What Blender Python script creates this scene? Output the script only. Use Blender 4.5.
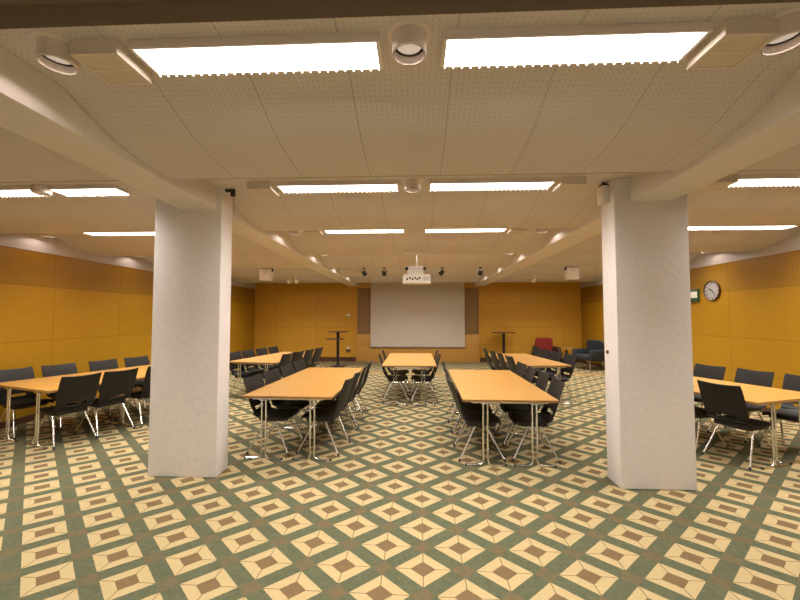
import bpy, bmesh, math, random
from mathutils import Vector, Matrix

random.seed(4)
scene = bpy.context.scene
for o in list(bpy.data.objects):
    bpy.data.objects.remove(o)
COL = scene.collection

# ------------------------------------------------------------------ camera, world, exposure
F_PX = 378.0
cam_d = bpy.data.cameras.new('camera')
cam_d.sensor_width = 36.0
cam_d.lens = 36.0 * F_PX / 800.0
cam_d.clip_start = 0.05
cam = bpy.data.objects.new('camera', cam_d)
COL.objects.link(cam)
PITCH = math.atan(17.0 / F_PX)
YAW = math.atan(16.0 / F_PX * math.cos(PITCH))
cam.location = (0, 0, 1.63)
cam.rotation_euler = (math.pi / 2 + PITCH, 0, YAW)
scene.camera = cam

world = bpy.data.worlds.new('world')
world.use_nodes = True
world.node_tree.nodes['Background'].inputs[0].default_value = (0.9, 0.85, 0.8, 1)
world.node_tree.nodes['Background'].inputs[1].default_value = 0.0
scene.world = world

scene.view_settings.view_transform = 'Standard'
scene.view_settings.look = 'None'
scene.view_settings.exposure = 0.0
scene.view_settings.gamma = 1.0
scene.view_settings.use_curve_mapping = False

LAMP_STRENGTH = 11.0           # radiance of the white louvre panels
LAMP_W = 22.0                 # watts that each louvre sends downwards (cut off towards the horizon)
LAMP_SPREAD = 125.0
LAMP_COLOR = (1.0, 0.935, 0.88)
DOWNLIGHT_W = 3.5             # watts of each small downlight
DOWNLIGHT_COLOR = (1.0, 0.80, 0.72)

# ------------------------------------------------------------------ room numbers (metres)
XL, XR = -6.03, 5.95
YB, YF = -1.6, 13.9
PERIOD = 1.95
Z_SOFFIT = 2.67               # top of the wood panelling on the side walls

# ------------------------------------------------------------------ materials
def new_mat(name):
    m = bpy.data.materials.new(name)
    m.use_nodes = True
    nt = m.node_tree
    return m, nt, nt.nodes['Principled BSDF']

class NT:
    """small wrapper to write node maths"""
    def __init__(self, nt):
        self.nt = nt
    def n(self, t, **kw):
        x = self.nt.nodes.new(t)
        for k, v in kw.items():
            setattr(x, k, v)
        return x
    def put(self, sock, v):
        if isinstance(v, bpy.types.NodeSocket):
            self.nt.links.new(v, sock)
        else:
            sock.default_value = v
    def m(self, op, a, b=0.0, c=None):
        x = self.n('ShaderNodeMath', operation=op)
        self.put(x.inputs[0], a)
        self.put(x.inputs[1], b)
        if c is not None:
            self.put(x.inputs[2], c)
        return x.outputs[0]
    def mix(self, f, a, b):
        x = self.n('ShaderNodeMix', data_type='RGBA')
        self.put(x.inputs[0], f)
        self.put(x.inputs[6], a if isinstance(a, bpy.types.NodeSocket) else (*a, 1))
        self.put(x.inputs[7], b if isinstance(b, bpy.types.NodeSocket) else (*b, 1))
        return x.outputs[2]
    def noise(self, vec, scale, detail=3.0, rough=0.5):
        x = self.n('ShaderNodeTexNoise')
        self.put(x.inputs['Vector'], vec)
        x.inputs['Scale'].default_value = scale
        x.inputs['Detail'].default_value = detail
        x.inputs['Roughness'].default_value = rough
        return x.outputs['Fac']
    def coords(self, which='Object'):
        return self.n('ShaderNodeTexCoord').outputs[which]
    def xyz(self, v):
        s = self.n('ShaderNodeSeparateXYZ')
        self.put(s.inputs[0], v)
        return s.outputs
    def vec(self, x, y, z):
        s = self.n('ShaderNodeCombineXYZ')
        for i, v in enumerate((x, y, z)):
            self.put(s.inputs[i], v)
        return s.outputs[0]
    def bump(self, h, strength, dist=0.01):
        b = self.n('ShaderNodeBump')
        b.inputs['Strength'].default_value = strength
        b.inputs['Distance'].default_value = dist
        self.put(b.inputs['Height'], h)
        return b.outputs[0]

def plain(name, col, rough=0.5, metal=0.0, var=0.06, nscale=30.0, bump=0.0, spec=0.5, coat=0.0):
    m, nt, bs = new_mat(name)
    t = NT(nt)
    f = t.noise(t.coords(), nscale)
    a = tuple(max(0, c * (1 - var)) for c in col)
    b = tuple(min(1, c * (1 + var)) for c in col)
    t.put(bs.inputs['Base Color'], t.mix(f, a, b))
    bs.inputs['Roughness'].default_value = rough
    bs.inputs['Metallic'].default_value = metal
    bs.inputs['Specular IOR Level'].default_value = spec
    bs.inputs['Coat Weight'].default_value = coat
    if bump:
        t.put(bs.inputs['Normal'], t.bump(f, bump))
    return m

def emitter(name, col, s):
    m, nt, bs = new_mat(name)
    bs.inputs['Base Color'].default_value = (0.9, 0.9, 0.88, 1)
    bs.inputs['Emission Color'].default_value = (*col, 1)
    bs.inputs['Emission Strength'].default_value = s
    return m

def carpet_mat():
    m, nt, bs = new_mat('carpet')
    t = NT(nt)
    co = t.coords()
    s = t.xyz(co)
    # lattice of the woven pattern: two repeat vectors and one tile centre
    (ax, ay), (bx, by), (tx, ty) = (0.2622, 0.2313), (-0.2581, 0.2432), (0.0429, 2.5262)
    det = ax * by - bx * ay
    px, py = t.m('SUBTRACT', s[0], tx), t.m('SUBTRACT', s[1], ty)
    u = t.m('ADD', t.m('MULTIPLY', px, by / det), t.m('MULTIPLY', py, -bx / det))
    v = t.m('ADD', t.m('MULTIPLY', px, -ay / det), t.m('MULTIPLY', py, ax / det))
    def centred(w):
        w = t.m('ADD', w, 100.5)
        return t.m('ABSOLUTE', t.m('SUBTRACT', t.m('FRACT', w), 0.5))
    au, av = centred(u), centred(v)
    wob = t.m('MULTIPLY', t.m('SUBTRACT', t.noise(co, 60.0, 2.0), 0.5), 0.02)
    mx = t.m('ADD', t.m('MAXIMUM', au, av), wob)
    mn = t.m('MINIMUM', au, av)
    E = 0.352
    in_sq = t.m('LESS_THAN', mx, E)
    in_mid = t.m('LESS_THAN', mx, 0.158)
    cross = t.m('GREATER_THAN', mn, E)
    mitre = t.m('LESS_THAN', t.m('ABSOLUTE', t.m('SUBTRACT', au, av)), 0.011)
    n1 = t.noise(co, 9.0, 5.0, 0.65)
    n2 = t.noise(co, 140.0, 2.0)
    n4 = t.noise(co, 26.0, 4.0, 0.7)
    n1 = t.m('ADD', t.m('MULTIPLY', n1, 0.5), t.m('MULTIPLY', t.m('SUBTRACT', t.m('MULTIPLY', n4, 2.2), 0.6), 0.5))
    green = t.mix(n1, (0.050, 0.066, 0.038), (0.140, 0.140, 0.078))
    brown = t.mix(n1, (0.13, 0.086, 0.040), (0.20, 0.132, 0.064))
    rust = t.mix(n1, (0.105, 0.085, 0.042), (0.180, 0.118, 0.062))
    beige = t.mix(n1, (0.40, 0.305, 0.150), (0.47, 0.365, 0.190))
    n3 = t.n('ShaderNodeMapRange')
    t.put(n3.inputs['Value'], t.noise(co, 14.0, 3.0))
    n3.inputs['From Min'].default_value = 0.35
    n3.inputs['From Max'].default_value = 0.6
    n3.inputs['To Min'].default_value = 0.35
    c = t.mix(t.m('MULTIPLY', cross, n3.outputs[0]), green, rust)
    c = t.mix(in_sq, c, beige)
    c = t.mix(t.m('MULTIPLY', in_sq, mitre), c, (0.15, 0.10, 0.05))
    c = t.mix(in_mid, c, brown)
    band = t.m('LESS_THAN', t.m('ABSOLUTE', t.m('SUBTRACT', s[1], 11.03)), 0.16)
    c = t.mix(band, c, (0.34, 0.20, 0.070))
    c = t.mix(t.m('MULTIPLY', t.m('SUBTRACT', n2, 0.3), 0.35), c, (0.05, 0.045, 0.025))
    t.put(bs.inputs['Base Color'], c)
    bs.inputs['Roughness'].default_value = 0.95
    bs.inputs['Specular IOR Level'].default_value = 0.1
    t.put(bs.inputs['Normal'], t.bump(n2, 0.4, 0.004))
    return m

def veneer_mat(name, axis, light, dark, grooves=True, seam=1.4, off=0.0):
    """wood veneer panelling; axis = 0 or 1, the horizontal direction along the wall"""
    m, nt, bs = new_mat(name)
    t = NT(nt)
    s = t.xyz(t.coords())
    h, z = s[axis], s[2]
    g = t.noise(t.vec(t.m('MULTIPLY', h, 0.9), t.m('MULTIPLY', z, 9.0), 0.0), 3.0, 6.0, 0.6)
    g2 = t.noise(t.vec(t.m('MULTIPLY', h, 2.0), t.m('MULTIPLY', z, 55.0), 3.0), 2.0, 3.0)
    cell = t.m('ADD', t.m('FLOOR', t.m('DIVIDE', t.m('SUBTRACT', h, off - 70.0), seam)), t.m('MULTIPLY', t.m('FLOOR', t.m('DIVIDE', z, 0.62)), 7.3))
    wn = t.n('ShaderNodeTexWhiteNoise', noise_dimensions='1D')
    t.put(wn.inputs['W'], cell)
    f = t.m('ADD', t.m('MULTIPLY', g, 0.6), t.m('MULTIPLY', g2, 0.2))
    f = t.m('ADD', f, t.m('MULTIPLY', wn.outputs['Value'], 0.18))
    c = t.mix(f, dark, light)
    fr = t.m('FRACT', t.m('DIVIDE', t.m('SUBTRACT', h, off - 70.0), seam))
    line = t.m('LESS_THAN', fr, 0.007 / seam)
    for zz in (0.63, 1.25, 2.12):
        line = t.m('MAXIMUM', line, t.m('LESS_THAN', t.m('ABSOLUTE', t.m('SUBTRACT', z, zz)), 0.0035))
    c = t.mix(t.m('MULTIPLY', line, 0.55), c, (0.06, 0.03, 0.01))
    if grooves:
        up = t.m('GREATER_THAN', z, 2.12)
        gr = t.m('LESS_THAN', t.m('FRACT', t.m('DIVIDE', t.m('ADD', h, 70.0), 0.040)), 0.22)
        c = t.mix(t.m('MULTIPLY', up, 0.42), c, (0.22, 0.10, 0.012))  # grooved zone browner, and toned down for the weak light under the ceiling
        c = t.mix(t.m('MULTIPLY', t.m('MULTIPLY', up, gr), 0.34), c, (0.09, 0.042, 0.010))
    t.put(bs.inputs['Base Color'], c)
    bs.inputs['Roughness'].default_value = 0.42
    bs.inputs['Specular IOR Level'].default_value = 0.35
    return m

def beech_mat():
    m, nt, bs = new_mat('beech_laminate')
    t = NT(nt)
    s = t.xyz(t.coords())
    g = t.noise(t.vec(t.m('MULTIPLY', s[0], 30.0), t.m('MULTIPLY', s[1], 2.5), s[2]), 1.5, 5.0, 0.6)
    t.put(bs.inputs['Base Color'], t.mix(g, (0.43, 0.215, 0.042), (0.53, 0.282, 0.066)))
    bs.inputs['Roughness'].default_value = 0.38
    bs.inputs['Specular IOR Level'].default_value = 0.4
    return m

def ceiling_mat():
    m, nt, bs = new_mat('perforated_ceiling_panel')
    t = NT(nt)
    s = t.xyz(t.coords())
    x, y = s[0], s[1]
    fr = t.m('FRACT', t.m('DIVIDE', t.m('ADD', x, 57.0 - 0.195), 0.57))
    seam = t.m('LESS_THAN', fr, 0.011)
    q = 0.032
    dx = t.m('SUBTRACT', t.m('FRACT', t.m('DIVIDE', t.m('ADD', x, 60.0), q)), 0.5)
    dy = t.m('SUBTRACT', t.m('FRACT', t.m('DIVIDE', t.m('ADD', y, 60.0), q)), 0.5)
    r2 = t.m('ADD', t.m('MULTIPLY', dx, dx), t.m('MULTIPLY', dy, dy))
    hole = t.m('LESS_THAN', r2, 0.026)
    n = t.noise(t.coords(), 2.0, 4.0)
    c = t.mix(n, (0.60, 0.555, 0.54), (0.67, 0.625, 0.60))
    c = t.mix(t.m('MULTIPLY', hole, 0.30), c, (0.16, 0.13, 0.11))
    c = t.mix(t.m('MULTIPLY', seam, 0.42), c, (0.10, 0.075, 0.06))
    t.put(bs.inputs['Base Color'], c)
    bs.inputs['Roughness'].default_value = 0.6
    bs.inputs['Specular IOR Level'].default_value = 0.25
    return m

M = {}
M['carpet'] = carpet_mat()
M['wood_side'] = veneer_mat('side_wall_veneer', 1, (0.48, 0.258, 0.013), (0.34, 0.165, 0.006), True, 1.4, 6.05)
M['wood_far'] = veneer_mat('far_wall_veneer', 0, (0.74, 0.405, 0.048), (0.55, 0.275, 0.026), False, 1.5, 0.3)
M['wood_mid'] = veneer_mat('centre_panel_veneer', 0, (0.66, 0.37, 0.095), (0.50, 0.26, 0.055), False, 2.05, 0.05)
M['recess'] = plain('recessed_panel_wood', (0.28, 0.16, 0.06), 0.5)
M['dark_trim'] = plain('dark_brown_trim', (0.10, 0.04, 0.018), 0.45)
M['ceiling'] = ceiling_mat()
M['recess_shade'] = plain('shaded_recess_panel', (0.27, 0.22, 0.16), 0.8, nscale=3)  # darker ceiling tone, puts the shade of the recesses into the colour
M['plaster'] = plain('white_plaster', (0.74, 0.70, 0.67), 0.75, var=0.05, nscale=14, bump=0.15)
M['band'] = plain('beige_painted_band', (0.50, 0.45, 0.42), 0.75, var=0.05, nscale=14)
M['column'] = plain('rough_white_paint', (0.84, 0.80, 0.78), 0.7, var=0.07, nscale=22, bump=0.35)
M['dark_paint'] = plain('back_wall_paint', (0.80, 0.80, 0.82), 0.8)
M['fixture'] = plain('white_enamel', (0.78, 0.70, 0.64), 0.45, var=0.03)
M['vent'] = plain('cream_enamel', (0.72, 0.64, 0.55), 0.5, var=0.03)
M['vent_panel'] = plain('tan_louvre', (0.66, 0.58, 0.48), 0.5, var=0.08)
M['lens'] = emitter('lit_fluorescent_louvre', LAMP_COLOR, LAMP_STRENGTH)
M['lens_small'] = emitter('lit_downlight_glass', (1.0, 0.82, 0.78), 0.25)
M['black_shell'] = plain('black_plastic_shell', (0.017, 0.0155, 0.014), 0.48, var=0.15, nscale=60, spec=0.35)
M['black'] = plain('black_metal', (0.015, 0.014, 0.014), 0.45)
M['rubber'] = plain('black_rubber', (0.02, 0.02, 0.02), 0.7)
M['chrome'] = plain('chrome_tube', (0.86, 0.85, 0.83), 0.22, metal=1.0, var=0.03)
M['beech'] = beech_mat()
M['edge'] = plain('table_edge_band', (0.30, 0.16, 0.05), 0.5)
M['screen'] = plain('projection_cloth', (0.62, 0.55, 0.48), 0.9, var=0.02)
M['white_plastic'] = plain('white_plastic', (0.82, 0.78, 0.70), 0.4, var=0.02)
M['grey_plastic'] = plain('grey_plastic', (0.35, 0.33, 0.31), 0.4)
M['bar_top'] = plain('dark_stained_wood', (0.12, 0.055, 0.025), 0.4)
M['red'] = plain('red_upholstery', (0.30, 0.028, 0.022), 0.85, var=0.15, nscale=80)
M['navy'] = plain('charcoal_blue_upholstery', (0.025, 0.030, 0.038), 0.85, var=0.15, nscale=80)
M['brown_seat'] = plain('dark_brown_leather', (0.055, 0.026, 0.018), 0.5)
M['green'] = plain('green_sign_enamel', (0.03, 0.09, 0.03), 0.4)
M['clock_face'] = plain('silver_grey_dial', (0.36, 0.34, 0.32), 0.4, var=0.03)

# ------------------------------------------------------------------ mesh builder
class MB:
    def __init__(self):
        self.bm = bmesh.new()
        self.mi = 0
    def face(self, vs, smooth=False):
        f = self.bm.faces.new(vs)
        f.material_index = self.mi
        f.smooth = smooth
        return f
    def box(self, x0, x1, y0, y1, z0, z1, bevel=0.0, mat=None):
        b = bmesh.new()
        bmesh.ops.create_cube(b, size=1.0)
        S = Matrix.Diagonal((x1 - x0, y1 - y0, z1 - z0, 1))
        T = Matrix.Translation(((x0 + x1) / 2, (y0 + y1) / 2, (z0 + z1) / 2))
        bmesh.ops.transform(b, matrix=T @ S, verts=b.verts)
        if bevel > 0:
            bmesh.ops.bevel(b, geom=list(b.edges), offset=bevel, segments=2, affect='EDGES', profile=0.5)
        self.merge(b, mat)
        return self
    def merge(self, b, mat=None, smooth=None):
        vm = {}
        for v in b.verts:
            vm[v] = self.bm.verts.new(mat @ v.co if mat else v.co)
        for f in b.faces:
            nf = self.bm.faces.new([vm[v] for v in f.verts])
            nf.material_index = self.mi
            nf.smooth = f.smooth if smooth is None else smooth
        b.free()
    def tube(self, pts, r, n=10, caps=True, radii=None):
        pts = [Vector(p) for p in pts]
        rings = []
        up = None
        for i, p in enumerate(pts):
            if i == 0:
                d = pts[1] - p
            elif i == len(pts) - 1:
                d = p - pts[i - 1]
            else:
                d = (pts[i + 1] - p).normalized() + (p - pts[i - 1]).normalized()
            d.normalize()
            if up is None:
                up = Vector((0, 0, 1)) if abs(d.z) < 0.9 else Vector((1, 0, 0))
            a = d.cross(up).normalized()
            up = a.cross(d).normalized()
            rr = radii[i] if radii else r
            rings.append([self.bm.verts.new(p + a * (rr * math.cos(2 * math.pi * k / n)) + up * (rr * math.sin(2 * math.pi * k / n))) for k in range(n)])
        for i in range(len(rings) - 1):
            for k in range(n):
                self.face([rings[i][k], rings[i][(k + 1) % n], rings[i + 1][(k + 1) % n], rings[i + 1][k]], True)
        if caps:
            self.face(list(reversed(rings[0])))
            self.face(rings[-1])
        return self
    def lathe(self, prof, n=24, mat=None, caps=True):
        """prof: (radius, z) pairs about the z axis"""
        rings = []
        for r, z in prof:
            rings.append([self.bm.verts.new((mat or Matrix()) @ Vector((r * math.cos(2 * math.pi * k / n), r * math.sin(2 * math.pi * k / n), z))) for k in range(n)])
        for i in range(len(rings) - 1):
            for k in range(n):
                self.face([rings[i][k], rings[i][(k + 1) % n], rings[i + 1][(k + 1) % n], rings[i + 1][k]], True)
        if caps:
            self.face(list(reversed(rings[0])))
            self.face(rings[-1])
        return self
    def prism(self, poly, z0, z1, mat=None):
        mt = mat or Matrix()
        a = [self.bm.verts.new(mt @ Vector((x, y, z0))) for x, y in poly]
        b = [self.bm.verts.new(mt @ Vector((x, y, z1))) for x, y in poly]
        n = len(poly)
        for k in range(n):
            self.face([a[k], a[(k + 1) % n], b[(k + 1) % n], b[k]])
        self.face(list(reversed(a)))
        self.face(b)
        return self
    def build(self, name, mats, parent=None, sharp=35, recalc=True):
        if recalc:
            bmesh.ops.recalc_face_normals(self.bm, faces=self.bm.faces)
        me = bpy.data.meshes.new(name)
        self.bm.to_mesh(me)
        self.bm.free()
        for mm in (mats if isinstance(mats, (list, tuple)) else [mats]):
            me.materials.append(mm)
        if sharp:
            try:
                me.set_sharp_from_angle(angle=math.radians(sharp))
            except Exception:
                pass
        o = bpy.data.objects.new(name, me)
        COL.objects.link(o)
        if parent is not None:
            o.parent = parent
        return o

def tag(o, label=None, cat=None, group=None, kind=None):
    if label: o['label'] = label
    if cat: o['category'] = cat
    if group: o['group'] = group
    if kind: o['kind'] = kind
    return o

def root(name, loc, rz=0.0, label=None, cat=None, group=None):
    o = bpy.data.objects.new(name, None)
    o.empty_display_size = 0.1
    COL.objects.link(o)
    o.location = loc
    o.rotation_euler = (0, 0, rz)
    return tag(o, label, cat, group)

def copy_tree(o, parent=None):
    c = o.copy()
    COL.objects.link(c)
    if parent is not None:
        c.parent = parent
    for ch in list(o.children):
        copy_tree(ch, c)
    return c

def struct(o):
    o['kind'] = 'structure'
    return o

def rounded(hx, hy, r, n=5):
    pts = []
    for cx, cy, a0 in ((hx - r, hy - r, 0), (-hx + r, hy - r, 90), (-hx + r, -hy + r, 180), (hx - r, -hy + r, 270)):
        for k in range(n + 1):
            a = math.radians(a0 + 90 * k / n)
            pts.append((cx + r * math.cos(a), cy + r * math.sin(a)))
    return pts

# ------------------------------------------------------------------ structure
struct(MB().box(XL - .2, XR + .2, YB - .2, YF + .2, -0.1, 0.0).build('floor', M['carpet']))

def wall(name, args, mat):
    return struct(MB().box(*args).build(name, mat))
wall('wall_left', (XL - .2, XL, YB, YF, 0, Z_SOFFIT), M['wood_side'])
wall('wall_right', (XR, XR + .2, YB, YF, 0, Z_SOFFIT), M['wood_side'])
wall('wall_front', (XL - .2, XR + .2, YF, YF + .2, 0, 3.3), M['wood_far'])
wall('wall_back', (XL - .2, XR + .2, YB - .2, YB, 0, 3.3), M['dark_paint'])
# white bands between the wood and the ceiling
struct(MB().box(XL - .2, XL + .012, YB, YF, Z_SOFFIT, 3.3).build('trim_1', M['band']))
struct(MB().box(XR - .012, XR + .2, YB, YF, Z_SOFFIT, 3.3).build('trim_2', M['band']))

def ceiling():
    prof = []
    lip_prev = 3.1 - 3 * PERIOD
    k = -2
    y_end = YF
    first = True
    pts = []
    for k in range(-3, 7):
        b = k * PERIOD
        seg = [(1.155, 2.822), (1.165, 3.10), (1.645, 3.10), (1.647, 2.99), (2.06, 2.99), (2.10, 2.985), (2.17, 2.955),
               (2.27, 2.918), (2.39, 2.875), (2.52, 2.8405), (2.68, 2.815), (2.86, 2.800), (3.0, 2.797), (3.08, 2.800), (3.10, 2.806)]
        for y, z in seg:
            pts.append((y + b, z))
    pts = [(y, z) for y, z in pts if YB - 0.05 < y < 3.1 + 5 * PERIOD + 0.005]
    pts.append((3.115 + 5 * PERIOD, 3.1))
    pts.append((YF + .05, 3.1))
    m = MB()
    xs = (XL - .05, XR + .05)
    ra = [m.bm.verts.new((xs[0], y, z)) for y, z in pts]
    rb = [m.bm.verts.new((xs[1], y, z)) for y, z in pts]
    for i in range(len(pts) - 1):
        m.mi = 1 if pts[i][1] > 3.05 else 0  # recess faces and their front step take the painted shade
        m.face([ra[i], rb[i], rb[i + 1], ra[i + 1]], True)
    m.mi = 0
    # closed top so that the ceiling is a body
    ta = [m.bm.verts.new((xs[0], y, 3.3)) for y in (pts[0][0], pts[-1][0])]
    tb = [m.bm.verts.new((xs[1], y, 3.3)) for y in (pts[0][0], pts[-1][0])]
    m.face([ta[0], ta[1], tb[1], tb[0]])
    m.face([ta[0], tb[0], rb[0], ra[0]])
    m.face([ta[1], ra[-1], rb[-1], tb[1]])
    return struct(m.build('ceiling', [M['ceiling'], M['recess_shade']], sharp=28, recalc=False))
ceiling()

# long beams that rest on the columns
struct(MB().box(-2.47, -2.09, YB, YF, 2.76, 3.25, 0.008).build('trim_3', M['plaster']))
struct(MB().box(2.10, 2.50, YB, YF, 2.76, 3.25, 0.008).build('trim_4', M['plaster']))

# far wall: panelled centre section with two openings
def centre():
    m = MB()
    y0, y1 = YF - .07, YF
    m.box(-2.2, 2.3, y0, y1, 0, 1.0, .003)
    m.box(-2.2, 2.3, y0, y1, 2.70, 3.09, .003)
    m.box(-2.2, -2.145, y0, y1, 1.0, 2.70)
    m.box(2.27, 2.3, y0, y1, 1.0, 2.70)
    m.box(-1.52, 1.66, y0, y1, 1.0, 2.70)
    return struct(m.build('trim_5', M['wood_mid']))
centre()
struct(MB().box(XL, -2.2, YF - .02, YF, 0, .16).box(2.3, XR, YF - .02, YF, 0, .16).build('baseboard_front', M['dark_trim']))
struct(MB().box(XL, XL + .018, YB, YF, 0, .10).build('baseboard_left', M['dark_trim']))
struct(MB().box(XR - .018, XR, YB, YF, 0, .10).build('baseboard_right', M['dark_trim']))

for side, x0, x1 in (('left', -2.145, -1.52), ('right', 1.66, 2.27)):
    r = root('recessed_panel', ((x0 + x1) / 2, YF - .03, 1.0), 0, 'dark recessed wood panel in the far wall, %s of the projection screen' % side, 'wall panel')
    w = (x1 - x0) / 2
    MB().box(-w, w, .005, .03, 0.0, 1.70).build('panel', M['recess'], r)
    MB().box(-w, -w + .03, -.03, .005, 0, 1.70).box(w - .03, w, -.03, .005, 0, 1.70).box(-w + .03, w - .03, -.03, .005, 1.66, 1.70).box(-w + .03, w - .03, -.03, .005, 0, .03).build('frame', M['edge'], r)
    s = -1 if side == 'left' else 1
    h = MB().lathe([(.02, 0), (.02, .03), (.015, .035)], 12, Matrix.Translation((w * .3 * s * -1, .005, .30)) @ Matrix.Rotation(math.pi / 2, 4, 'X')).build('knob', M['chrome'], r)

# ------------------------------------------------------------------ columns
def column(x0, x1, y0, y1, label, box_side=0):
    r = root('column', ((x0 + x1) / 2, (y0 + y1) / 2, 0), 0, label, 'column')
    hx, hy = (x1 - x0) / 2, (y1 - y0) / 2
    c = MB().box(-hx, hx, -hy, hy, 0, 3.15, 0.012).build('shaft', M['column'], r)
    return r
column(-2.75, -2.03, 3.83, 4.07, 'broad white rough-painted square column left of the central tables')
column(1.94, 2.64, 3.74, 4.01, 'broad white rough-painted square column right of the central tables')

r = root('sensor_box', (1.94, 3.86, 2.78), 0, 'small white box high on the inner side of the right column', 'wall box')
MB().box(-.075, 0, -.05, .07, 0, .17, .006).build('housing', M['white_plastic'], r)
MB().tube([(-.02, 0, .17), (-.05, -.01, .215), (-.03, -.02, .225)], .012, 8).box(-.07, 0, -.03, .03, .168, .19).build('bracket', M['black'], r)
r = root('cable_bracket', (-2.03, 3.90, 2.845), 0, 'small dark bracket with a hanging cable at the left column top', 'bracket')
MB().box(0, .09, -.015, .015, .12, .145, .003).box(.06, .1, -.02, .02, .07, .145, .004).build('arm', M['black'], r)
MB().tube([(.088, 0, .07), (.09, .004, 0), (.089, .006, -.05), (.088, .008, -.12)], .003, 6).build('cable', M['grey_plastic'], r)
tag(MB().lathe([(.018, 0), (.018, .012), (.012, .016)], 14, Matrix.Translation((1.94, 3.93, 1.277)) @ Matrix.Rotation(-math.pi / 2, 4, 'Y')).build('wall_button', M['bar_top']),
    'small dark round button on the inner side of the right column', 'button')

# ------------------------------------------------------------------ ceiling lights
ROWN = ['nearest', 'second', 'third', 'fourth', 'fifth', 'sixth']
def make_light(length=1.20):
    r = root('fluorescent_light', (0, 0, 0))
    hx = length / 2
    w = .100
    f = MB()
    f.box(-hx - .02, hx + .02, -w - .012, -w, .000, .052, .002)
    f.box(-hx - .02, hx + .02, w, w + .010, .010, .045, .002)
    f.box(-hx - .02, -hx, -w, w, .003, .045, .002)
    f.box(hx, hx + .02, -w, w, .003, .045, .002)
    f.box(-hx, hx, -w, w, .036, .045)
    f.build('housing', M['fixture'], r)
    MB().box(-hx, hx, -w, w, .012, .034).build('diffuser', M['lens'], r)
    ld = bpy.data.lights.new('tubes', 'AREA')
    ld.shape = 'RECTANGLE'
    ld.size, ld.size_y = length, 2 * w
    ld.spread = math.radians(LAMP_SPREAD)
    ld.energy = LAMP_W
    ld.color = LAMP_COLOR
    lo = bpy.data.objects.new('tubes', ld)
    COL.objects.link(lo)
    lo.parent = r
    lo.location = (0, 0, .0115)
    l = MB()
    n = 26
    xs = []
    for i in range(n + 1):
        x = -hx + 2 * hx * i / n
        xs.append(x)
    poly = [(-hx, .012), (hx, .012)]
    for x in reversed(xs):
        xa, xb = min(hx, x + .004), max(-hx, x - .004)
        poly += [(xa, .004), (xa, -.007), (xb, -.007), (xb, .004)]
    TM = Matrix.Translation((0, w, 0)) @ Matrix.Rotation(math.pi / 2, 4, 'X')
    l.prism(poly, -.004, .004, TM)
    l.build('louver_teeth', M['fixture'], r)
    return r
light0 = make_light()
first_light = [True]
short0 = make_light(0.70)
first_short = [True]
def place_light(x, y, label, group, short=False):
    src, first = (short0, first_short) if short else (light0, first_light)
    o = src if first[0] else copy_tree(src)
    first[0] = False
    o.location = (x, y, 2.945)
    return tag(o, label, 'ceiling light', group)

def make_vent():
    r = root('air_vent', (0, 0, 0))
    MB().box(-.12, .12, -.125, .125, .012, .09, .004).build('box', M['vent'], r)
    f = MB()
    f.box(-.12, .12, -.125, -.11, 0, .012).box(-.12, .12, .11, .125, 0, .012).box(-.12, -.105, -.12, .12, 0, .012).box(.105, .12, -.12, .12, 0, .012).box(-.105, .105, -.006, .006, 0, .012)
    f.build('frame', M['vent'], r)
    s = MB()
    for i in range(14):
        y = -.112 + i * .0165
        if abs(y) > .011:
            s.box(-.105, .105, y - .0075, y + .0075, .004, .012)
    s.build('slats', M['vent_panel'], r)
    return r
vent0 = make_vent()
first_vent = [True]
def place_vent(x, y, label, group='white air vents beside the ceiling lights'):
    o = vent0 if first_vent[0] else copy_tree(vent0)
    first_vent[0] = False
    o.location = (x, y, 2.915)
    return tag(o, label, 'air vent', group)

def make_downlight():
    r = root('downlight', (0, 0, 0))
    MB().lathe([(.078, 0), (.083, .004), (.083, .105), (.077, .105), (.075, .03), (.074, 0)], 28, caps=False).build('barrel', M['fixture'], r)
    MB().lathe([(.084, .088), (.106, .092), (.108, .105), (.084, .105)], 28, caps=False).build('flange', M['fixture'], r)
    MB().lathe([(.0, .046), (.062, .046), (.062, .052), (.0, .052)], 28, caps=False).build('glass', M['lens_small'], r)
    MB().lathe([(.062, .044), (.0755, .044), (.0755, .054), (.062, .054), (.062, .044)], 28, caps=False).build('ring', M['black'], r)
    ld = bpy.data.lights.new('lamp', 'SPOT')
    ld.spot_size = math.radians(168)
    ld.spot_blend = 0.35
    ld.energy = DOWNLIGHT_W
    ld.color = DOWNLIGHT_COLOR
    ld.shadow_soft_size = 0.01
    lo = bpy.data.objects.new('lamp', ld)
    COL.objects.link(lo)
    lo.parent = r
    lo.location = (0, 0, .012)
    return r
down0 = make_downlight()
first_down = [True]
def place_down(x, y, label, group='round white downlights', z=2.897):
    o = down0 if first_down[0] else copy_tree(down0)
    first_down[0] = False
    o.location = (x, y, z)
    return tag(o, label, 'downlight', group)

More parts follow.
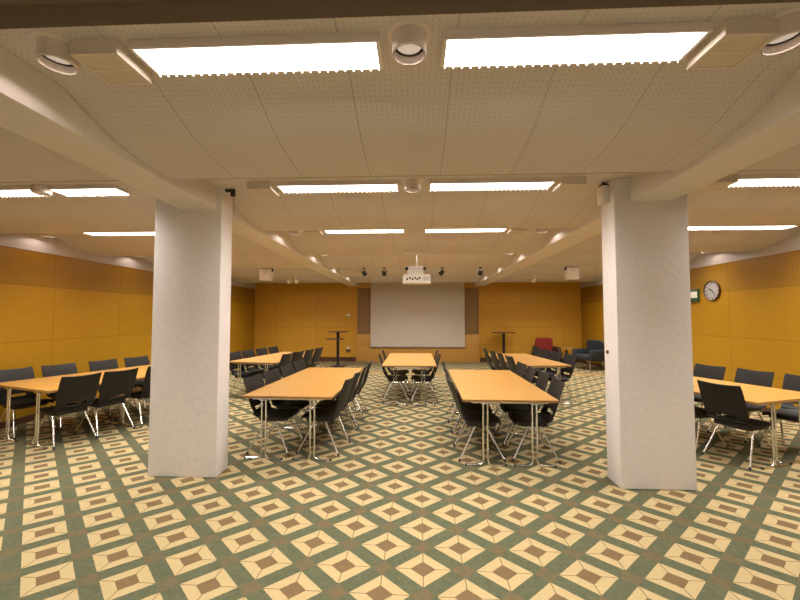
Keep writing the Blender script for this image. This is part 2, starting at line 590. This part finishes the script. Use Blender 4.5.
for x, s in ((-.792, 'left'), (.752, 'right')):  # unseen pair, added to brighten the column fronts
    place_light(x, 1.850 - PERIOD, '%s unseen added fluorescent light overhead where the camera stands, before the nearest row' % s, 'fluorescent ceiling lights')
for k in range(6):
    y = 1.850 + PERIOD * k
    for x, s in ((-.792, 'left'), (.752, 'right')):
        place_light(x, y, '%s fluorescent light of the %s row above the centre aisle' % (s, ROWN[k]), 'fluorescent ceiling lights')
    for x, s in ((-4.615, 'outer'), (-3.44, 'shorter inner')):
        place_light(x, y, '%s fluorescent light of the %s row in the left bay' % (s, ROWN[k]), 'fluorescent ceiling lights', x > -4)
    for x, s in ((3.71, 'inner'), (4.93, 'outer')):
        place_light(x, y, '%s fluorescent light of the %s row in the right bay' % (s, ROWN[k]), 'fluorescent ceiling lights')
    yd = 1.775 + PERIOD * k
    if k != 1:
        place_down(-1.80 if k == 0 else -1.88, yd, 'round downlight against the left beam in the %s ceiling row' % ROWN[k], z=2.897)
        place_down(1.71 if k == 0 else 1.89, yd, 'round downlight against the right beam in the %s ceiling row' % ROWN[k], z=2.897)
    if k < 2:
        place_down(-.03, yd, 'round downlight between the two centre lights of the %s row' % ROWN[k], z=2.897)
    if k < 3:
        place_vent(-1.575, y, 'boxy air vent left of the centre lights in the %s row' % ROWN[k])
        place_vent(1.53, y, 'boxy air vent right of the centre lights in the %s row' % ROWN[k])
place_vent(2.95, 1.853 + PERIOD, 'boxy air vent inside the right bay, just past the right column')
place_down(-3.895, 1.775 + PERIOD, 'round downlight between the two left bay lights of the second row', z=2.91)
place_down(-5.80, 1.775 + 2 * PERIOD, 'nearer round downlight shining on the white band above the left wall')
place_down(-5.80, 1.775 + 3 * PERIOD, 'farther round downlight shining on the white band above the left wall')
place_down(5.70, 1.775 + 3 * PERIOD, 'round downlight shining on the white band above the right wall clock')

# ------------------------------------------------------------------ furniture
def make_chair():
    r = root('stacking_chair', (0, 0, 0))
    # seat: front is +y
    prof = [(.245, .425), (.235, .446), (.20, .458), (.10, .452), (0, .442), (-.10, .440), (-.165, .452), (-.205, .480)]
    NU = 9
    def surf(prof, halfw, curve, keep=None):
        b = bmesh.new()
        rows = []
        for i, (y, z) in enumerate(prof):
            w = halfw(i / (len(prof) - 1))
            row = []
            for k in range(NU):
                u = -1 + 2 * k / (NU - 1)
                dy, dz = curve(u, i / (len(prof) - 1))
                row.append(b.verts.new((u * w, y + dy, z + dz)))
            rows.append(row)
        for i in range(len(rows) - 1):
            for k in range(NU - 1):
                if keep is None or keep(i, k):
                    b.faces.new([rows[i][k], rows[i][k + 1], rows[i + 1][k + 1], rows[i + 1][k]])
        for v in [v for v in b.verts if not v.link_faces]:
            b.verts.remove(v)
        bmesh.ops.recalc_face_normals(b, faces=b.faces)
        bmesh.ops.solidify(b, geom=list(b.faces), thickness=0.010)
        for f in b.faces:
            f.smooth = True
        return b
    m = MB()
    m.merge(surf(prof, lambda t: .205 + .020 * math.sin(t * math.pi), lambda u, t: (-.02 * u * u * (1 - t), .012 * u * u - .006 - .03 * abs(u) ** 6 * (1 - t))))
    m.build('seat', M['black_shell'], r, sharp=50)
    bprof = [(-.198, .474), (-.222, .502), (-.238, .535), (-.250, .570), (-.264, .625), (-.284, .700), (-.306, .775), (-.324, .830), (-.336, .862), (-.343, .880)]
    m = MB()
    m.merge(surf(bprof, lambda t: .205 + .012 * math.sin(t * math.pi) + .014 * t, lambda u, t: (.035 * u * u * (1 - .5 * t), .012 * u * u * t),
                 keep=lambda i, k: not (i == 1 and 2 <= k <= 5)))
    m.build('backrest', M['black_shell'], r, sharp=50)
    u = MB()
    u.prism(rounded(.185, .17, .05), .385, .436, Matrix.Translation((0, .01, 0)))
    u.box(-.175, -.15, -.12, .14, .398, .426, .004).box(.15, .175, -.12, .14, .398, .426, .004)
    u.build('seat_frame', M['black'], r)
    for sx in (-1, 1):
        for sy in (-1, 1):
            top = Vector((sx * .165, sy * .055, .405))
            bot = Vector((sx * .238, sy * .258, .0))
            d = (bot - top).normalized()
            l = MB().tube([top, top + d * .2, bot - d * .012], .0105, 8).build('leg', M['chrome'], r)
            MB().tube([bot - d * .035, bot + Vector((0, 0, .0135)) - d * .002 , bot + Vector((0, 0, .004))], .014, 8, radii=[.0115, .0125, .0115]).build('foot_cap', M['rubber'], l)
    return r
chair0 = make_chair()
first_chair = [True]
def place_chair(x, y, face, label, group):
    """face: angle in degrees of the seat front, 0 = +x, 90 = +y (away from the camera)"""
    o = chair0 if first_chair[0] else copy_tree(chair0)
    first_chair[0] = False
    o.location = (x, y, 0)
    o.rotation_euler = (0, 0, math.radians(face - 90 + random.uniform(-4, 4)))
    return tag(o, label, 'chair', group)

def table(near_left, width, length, rot, label, ends=(0, .5, 1), post_in=.235):
    """origin at the near-left corner; rot degrees counter-clockwise"""
    r = root('conference_table', (near_left[0], near_left[1], 0), math.radians(rot), label, 'table', 'long beech meeting tables')
    t = MB()
    t.prism([(x + width / 2, y + length / 2) for x, y in rounded(width / 2, length / 2, .03)], .706, .730)
    t.build('tabletop', M['beech'], r, sharp=30)
    e = MB()
    P = [(x + width / 2, y + length / 2) for x, y in rounded(width / 2 + .003, length / 2 + .003, .033)]
    Q = [(x + width / 2, y + length / 2) for x, y in rounded(width / 2, length / 2, .03)]
    n = len(P)
    va = [e.bm.verts.new((x, y, .704)) for x, y in P]
    vb = [e.bm.verts.new((x, y, .7285)) for x, y in P]
    vc = [e.bm.verts.new((x, y, .704)) for x, y in Q]
    vd = [e.bm.verts.new((x, y, .7285)) for x, y in Q]
    for k in range(n):
        j = (k + 1) % n
        e.face([va[k], va[j], vb[j], vb[k]]); e.face([vc[j], vc[k], vd[k], vd[j]])
        e.face([vb[k], vb[j], vd[j], vd[k]]); e.face([va[j], va[k], vc[k], vc[j]])
    e.build('edge_band', M['edge'], r, sharp=30)
    a = MB()
    for sx in (post_in, width - post_in):
        a.box(sx - .015, sx + .015, .12, length - .12, .67, .706, .003)
    a.build('frame', M['black'], r)
    ys = [.06 + (length - .12) * q for q in ends]
    for y in ys:
        MB().box(.10, width - .10, y - .014, y + .014, .682, .706, .003).build('cross_rail', M['chrome'], r)
        for sx in (post_in, width - post_in):
            for_leg = MB()
            for d in (-1, 1):
                p = [(sx + d * .024, y, .690), (sx + d * .024, y, .075), (sx + d * .030, y, .042), (sx + d * .05, y, .020), (sx + d * .08, y, .014), (sx + d * .215, y, .012)]
                for_leg.tube(p, .0105, 8)
            for_leg.box(sx - .045, sx + .045, y - .03, y + .03, .672, .684, .002)
            l = for_leg.build('leg', M['chrome'], r)
            MB().tube([(sx - .205, y, .012), (sx - .225, y, .012)], .0120, 8).tube([(sx + .205, y, .012), (sx + .225, y, .012)], .0120, 8).build('foot_cap', M['rubber'], l)
    return r

O4 = ['nearest', 'second nearest', 'third nearest', 'farthest']
O3 = ['nearest', 'middle', 'farthest']
O2 = ['nearer', 'farther']

def place_rows(o, rt, w, left, right, tname, ltag, rtag, group, li, ri):
    """chairs along both long sides; o = near-left table corner, li / ri = how far the seat centre sits inside the edge"""
    c, s = math.cos(math.radians(rt)), math.sin(math.radians(rt))
    for side, spots, lx, face in ((ltag, left, li, rt), (rtag, right, w - ri, 180 + rt)):
        names = {4: O4, 3: O3, 2: O2}[len(spots)]
        for ly, nm in zip(spots, names):
            place_chair(o[0] + lx * c - ly * s, o[1] + lx * s + ly * c, face,
                        'black shell chair, %s of the %s side of the %s' % (nm, side, tname), group)

def table_set(o, rt, w, length, label, tname, left, right, li, ri, ends, post, ltag='left', rtag='right'):
    table(o, w, length, rt, label, ends, post)
    place_rows(o, rt, w, left, right, tname, ltag, rtag, 'chairs at the ' + tname, li, ri)

table_set((-1.99, 4.29), -1.8, 1.04, 2.44, 'long beech meeting table right beside the left column', 'table beside the left column',
          [.42, .96, 1.54, 2.12], [.45, .96, 1.52, 2.05], .24, .20, (0, .5, 1), .235)
table_set((.51, 4.20), -1.0, 1.03, 2.36, 'long beech meeting table beside the right column', 'table beside the right column',
          [.40, .92, 1.46, 2.00], [.42, .93, 1.50, 2.02], .22, .19, (0, .5, 1), .25)
table_set((-.64, 7.05), 0, 1.02, 2.38, 'beech meeting table in the centre, right before the projection screen', 'centre table before the screen',
          [.50, 1.30], [.50, 1.40], .24, .24, (0, 1), .25)
table_set((-3.82, 7.56), -10.5, 1.08, 2.2, 'far beech meeting table on the left, seen behind the left column', 'far left table',
          [.33, .84, 1.36, 1.87], [.32, .83, 1.34, 1.84], .20, .25, (0, 1), .235)
table_set((1.89, 7.12), 5.5, 1.02, 2.3, 'far beech meeting table on the right, before the armchairs', 'far right table',
          [.32, .88, 1.42, 1.98], [.42, 1.0, 1.55, 2.06], .25, .12, (0, 1), .235)
table_set((-5.75, 4.913), -19.5, 1.36, 2.35, 'turned beech meeting table by the left wood wall', 'left wall table',
          [.31, .84, 1.48, 2.04], [.31, .80, 1.38], .18, .25, (0, .457, 1), .34, 'wall', 'aisle')
table_set((3.58, 4.17), 20, 1.20, 1.66, 'turned beech meeting table by the right wood wall', 'right wall table',
          [.32, .86, 1.45], [.31, .90, 1.48], .25, -.02, (0, 1), .36, 'aisle', 'wall')

def bar_table(x, y, h, rad, shelf, label):
    r = root('bar_table', (x, y, 0), 0, label, 'bar table', 'standing tables at the far wall')
    MB().lathe([(rad - .01, h - .03), (rad, h - .022), (rad, h - .006), (rad - .008, h)], 36).build('tabletop', M['bar_top'], r)
    MB().lathe([(.055, .03), (.05, .06), (.05, h - .06), (.09, h - .03)], 20).build('pole', M['black'], r)
    MB().lathe([(.27, 0), (.27, .012), (.20, .03), (.06, .045)], 32).build('base', M['black'], r)
    if shelf:
        MB().lathe([(.30, 0), (.31, .006), (.31, .024), (.30, .03)], 32, Matrix.Translation((-.10, 0, shelf))).build('shelf', M['bar_top'], r)
    return r
bar_table(-2.60, 12.55, 1.155, .35, .88, 'dark standing table with a lower shelf, left of the screen')
bar_table(3.05, 13.35, 1.10, .40, None, 'dark standing table right of the screen')

def armchair(x, y, rz, back, seat, label, legm):
    r = root('armchair', (x, y, 0), math.radians(rz), label, 'armchair')
    MB().box(-.28, .28, -.26, .30, .30, .46, .05).build('seat', M[seat], r)
    b = MB()
    b.prism(rounded(.29, .26, .10), -.05, .05, Matrix.Translation((0, -.30, .64)) @ Matrix.Rotation(math.radians(80), 4, 'X'))
    bo = b.build('backrest', M[back], r, sharp=50)
    for s in (-1, 1):
        MB().box(s * .34 - .06, s * .34 + .06, -.34, .28, .28, .62, .045).build('armrest', M[seat], r)
        for t in (-1, 1):
            MB().tube([(s * .28, t * .24, .32), (s * .31, t * .28, 0)], .014, 8).build('leg', M[legm], r)
    return r
armchair(4.47, 13.2, 180, 'red', 'brown_seat', 'armchair with red back and dark arms against the far wall', 'chrome')
armchair(5.40, 12.15, 112, 'navy', 'navy', 'dark charcoal armchair in the far right corner', 'chrome')

r = root('side_table', (5.15, 13.25, 0), 0, 'small low pale-topped table between the two armchairs', 'side table')
MB().prism(rounded(.31, .31, .04), .535, .56).build('tabletop', M['beech'], r)
MB().lathe([(.045, .03), (.04, .5), (.09, .535)], 18).build('pole', M['bar_top'], r)
MB().lathe([(.2, 0), (.2, .012), (.05, .03)], 24).build('base', M['black'], r)

# ------------------------------------------------------------------ screen, projector, speakers, spots
r = root('projection_screen', (.05, YF - .12, .53), 0, 'large pale grey projection screen pulled down on the far wall', 'projection screen')
MB().box(-1.71, 1.71, -.004, .004, 0.03, 2.42).build('cloth', M['screen'], r)
MB().tube([(-1.72, 0, .015), (1.72, 0, .015)], .018, 10).build('bottom_bar', M['grey_plastic'], r)
MB().box(-1.78, 1.78, -.045, .045, 2.42, 2.52, .01).build('case', M['white_plastic'], r)

r = root('projector', (.015, 6.9, 2.24), 0, 'white projector hanging from the ceiling on a thin pole', 'projector')
MB().prism(rounded(.255, .17, .06), 0, .15).build('body', M['white_plastic'], r)
MB().box(-.17, .13, -.12, .12, .15, .31, .02).build('mount_box', M['white_plastic'], r)
MB().tube([(.0, 0, .31), (0, 0, .575)], .014, 10).build('pole', M['chrome'], r)
MB().box(-.25, .25, -.06, .06, .556, .575, .004).build('ceiling_plate', M['white_plastic'], r)
p = MB()
for i in range(6):
    p.box(.11 + i * .02, .12 + i * .02, -.174, -.168, .04, .11)
p.build('vent_grille', M['grey_plastic'], r)
p = MB()
for i, x in enumerate((-.17, -.12, -.075, -.03, .01, .05)):
    p.box(x - .014, x + .014, -.174, -.168, .045 + .02 * (i % 2), .085 + .02 * (i % 2))
p.build('connector_panel', M['brown_seat'], r)
for s in (-1, 1):
    MB().lathe([(.03, 0), (.03, .03), (.02, .04)], 12, Matrix.Translation((-.02 + s * .16, -.1, .26)) @ Matrix.Rotation(math.pi / 2, 4, 'X')).build('clamp_knob', M['black'], r)

for x, s in ((-3.60, 'left'), (3.63, 'right')):
    r = root('loudspeaker', (x, 8.93, 2.50), 0, 'white box loudspeaker hanging from the ceiling on the %s' % s, 'loudspeaker', 'ceiling-hung white loudspeakers')
    MB().box(-.135, .135, -.09, .09, 0, .285, .012).build('cabinet', M['white_plastic'], r)
    MB().box(-.115, .115, -.098, -.088, .02, .265, .003).build('grille', M['fixture'], r)
    MB().box(-.012, .012, -.102, -.096, .19, .205).build('badge', M['black'], r)
    sx = 1 if s == 'left' else -1
    MB().tube([(0, .0, .285), (0, 0, .31)], .02, 10).box(sx * .15 - .02, sx * .15 + .02, -.03, .03, .22, .29, .004).box(min(0, sx * .15), max(0, sx * .15), -.015, .015, .287, .297).build('bracket', M['black'], r)

def make_spot(dark):
    r = root('spotlight', (0, 0, 0))
    MB().lathe([(.045, -.02), (.045, .0), (.012, -.0)][::-1] if False else [(.012, -.07), (.012, -.02), (.045, -.018), (.045, 0)], 14).build('mount', M['black' if dark else 'white_plastic'], r)
    R = Matrix.Translation((0, 0, -.11)) @ Matrix.Rotation(math.radians(-125), 4, 'X')
    MB().lathe([(.0, -.07), (.03, -.068), (.045, -.03), (.055, .06), (.058, .075), (.052, .075), (.045, .05), (0, .05)], 16, R, caps=False).build('head', M['black' if dark else 'white_plastic'], r)
    MB().tube([(-.06, 0, -.11), (-.058, 0, -.07), (0, 0, -.06), (.058, 0, -.07), (.06, 0, -.11)], .008, 8).build('yoke', M['chrome'], r)
    MB().lathe([(.0, -.078), (.022, -.076), (.034, -.064)], 14, R, caps=False).build('rear_cap', M['chrome'], r)
    return r
spot_dark = make_spot(True)
for i, (x, rz, d) in enumerate(((-1.24, -20, 'leftmost black spotlight'), (-.75, 10, 'black spotlight just left of the projector'), (.62, 40, 'black spotlight just right of the projector'), (1.52, 0, 'rightmost black spotlight'))):
    s = spot_dark if i == 0 else copy_tree(spot_dark)
    s.location = (x, 8.93, 2.805)
    s.rotation_euler = (0, 0, math.radians(rz))
    tag(s, d + ' hanging from the ceiling before the screen', 'spotlight', 'black ceiling spotlights')
spot_white = make_spot(False)
for i, (x, d) in enumerate(((-3.72, 'outer of two small white spotlights on the far left ceiling'), (-3.48, 'inner of two small white spotlights on the far left ceiling'), (3.36, 'small white spotlight on the far right ceiling'))):
    s = spot_white if i == 0 else copy_tree(spot_white)
    s.location = (x, 10.86, 2.805)
    tag(s, d, 'spotlight', 'small white ceiling spotlights')

# ------------------------------------------------------------------ wall fittings
r = root('wall_clock', (XR, 7.82, 2.157), 0, 'round silver-faced clock with a dark rim on the right wood wall', 'clock')
RX = Matrix.Rotation(-math.pi / 2, 4, 'Y')
MB().lathe([(.198, 0), (.202, .01), (.202, .038), (.196, .044), (.190, .038), (.190, .012)], 40, RX, caps=False).build('rim', M['dark_trim'], r)
MB().lathe([(0, .012), (.19, .012), (.19, .02), (0, .02)], 40, RX, caps=False).build('face', M['clock_face'], r)
tk = MB()
for i in range(12):
    a = math.radians(30 * i)
    T = Matrix.Translation((-.022, .158 * math.sin(a), .158 * math.cos(a))) @ Matrix.Rotation(-a, 4, 'X')
    tk.box(-.001, .001, -.008 if i % 3 else -.012, .008 if i % 3 else .012, -.02, .02, mat=T)
tk.build('hour_marks', M['dark_trim'], r)
for nm, a, l, w in (('hour_hand', -62, .09, .009), ('minute_hand', 140, .14, .006)):
    T = Matrix.Translation((-.026, 0, 0)) @ Matrix.Rotation(math.radians(a), 4, 'X')
    MB().box(-.002, .002, -w, w, -.02, l, mat=T).build(nm, M['black'], r)

r = root('exit_sign', (XR, 8.34, 1.95), 0, 'small green and white sign half hidden behind the right column', 'sign')
MB().box(-.05, 0, -.17, .17, .0, .27, .005).build('housing', M['green'], r)
MB().box(-.055, -.05, -.155, .155, .085, .215).build('white_panel', M['white_plastic'], r)

r = root('wall_sensor', (-2.49, YF, 1.70), 0, 'small white oval fitting on the far wall above the standing table', 'wall fitting')
MB().lathe([(.07, 0), (.075, .02), (.05, .05), (.0, .06)], 20, Matrix.Rotation(math.pi / 2, 4, 'X') @ Matrix.Diagonal((1, .6, 1, 1))).build('cover', M['white_plastic'], r)
MB().lathe([(.05, 0), (.085, 0.0), (.085, .012), (.05, .012)], 20, Matrix.Rotation(math.pi / 2, 4, 'X') @ Matrix.Diagonal((1, .6, 1, 1))).build('back_plate', M['grey_plastic'], r)
r = root('wall_socket', (-2.49, YF, .36), 0, 'dark socket box with a white top on the far wall by the standing table', 'socket')
MB().box(-.07, .07, -.06, 0, 0, .09, .006).build('box', M['dark_trim'], r)
MB().box(-.05, .05, -.05, 0, .095, .17, .006).build('cover', M['white_plastic'], r)
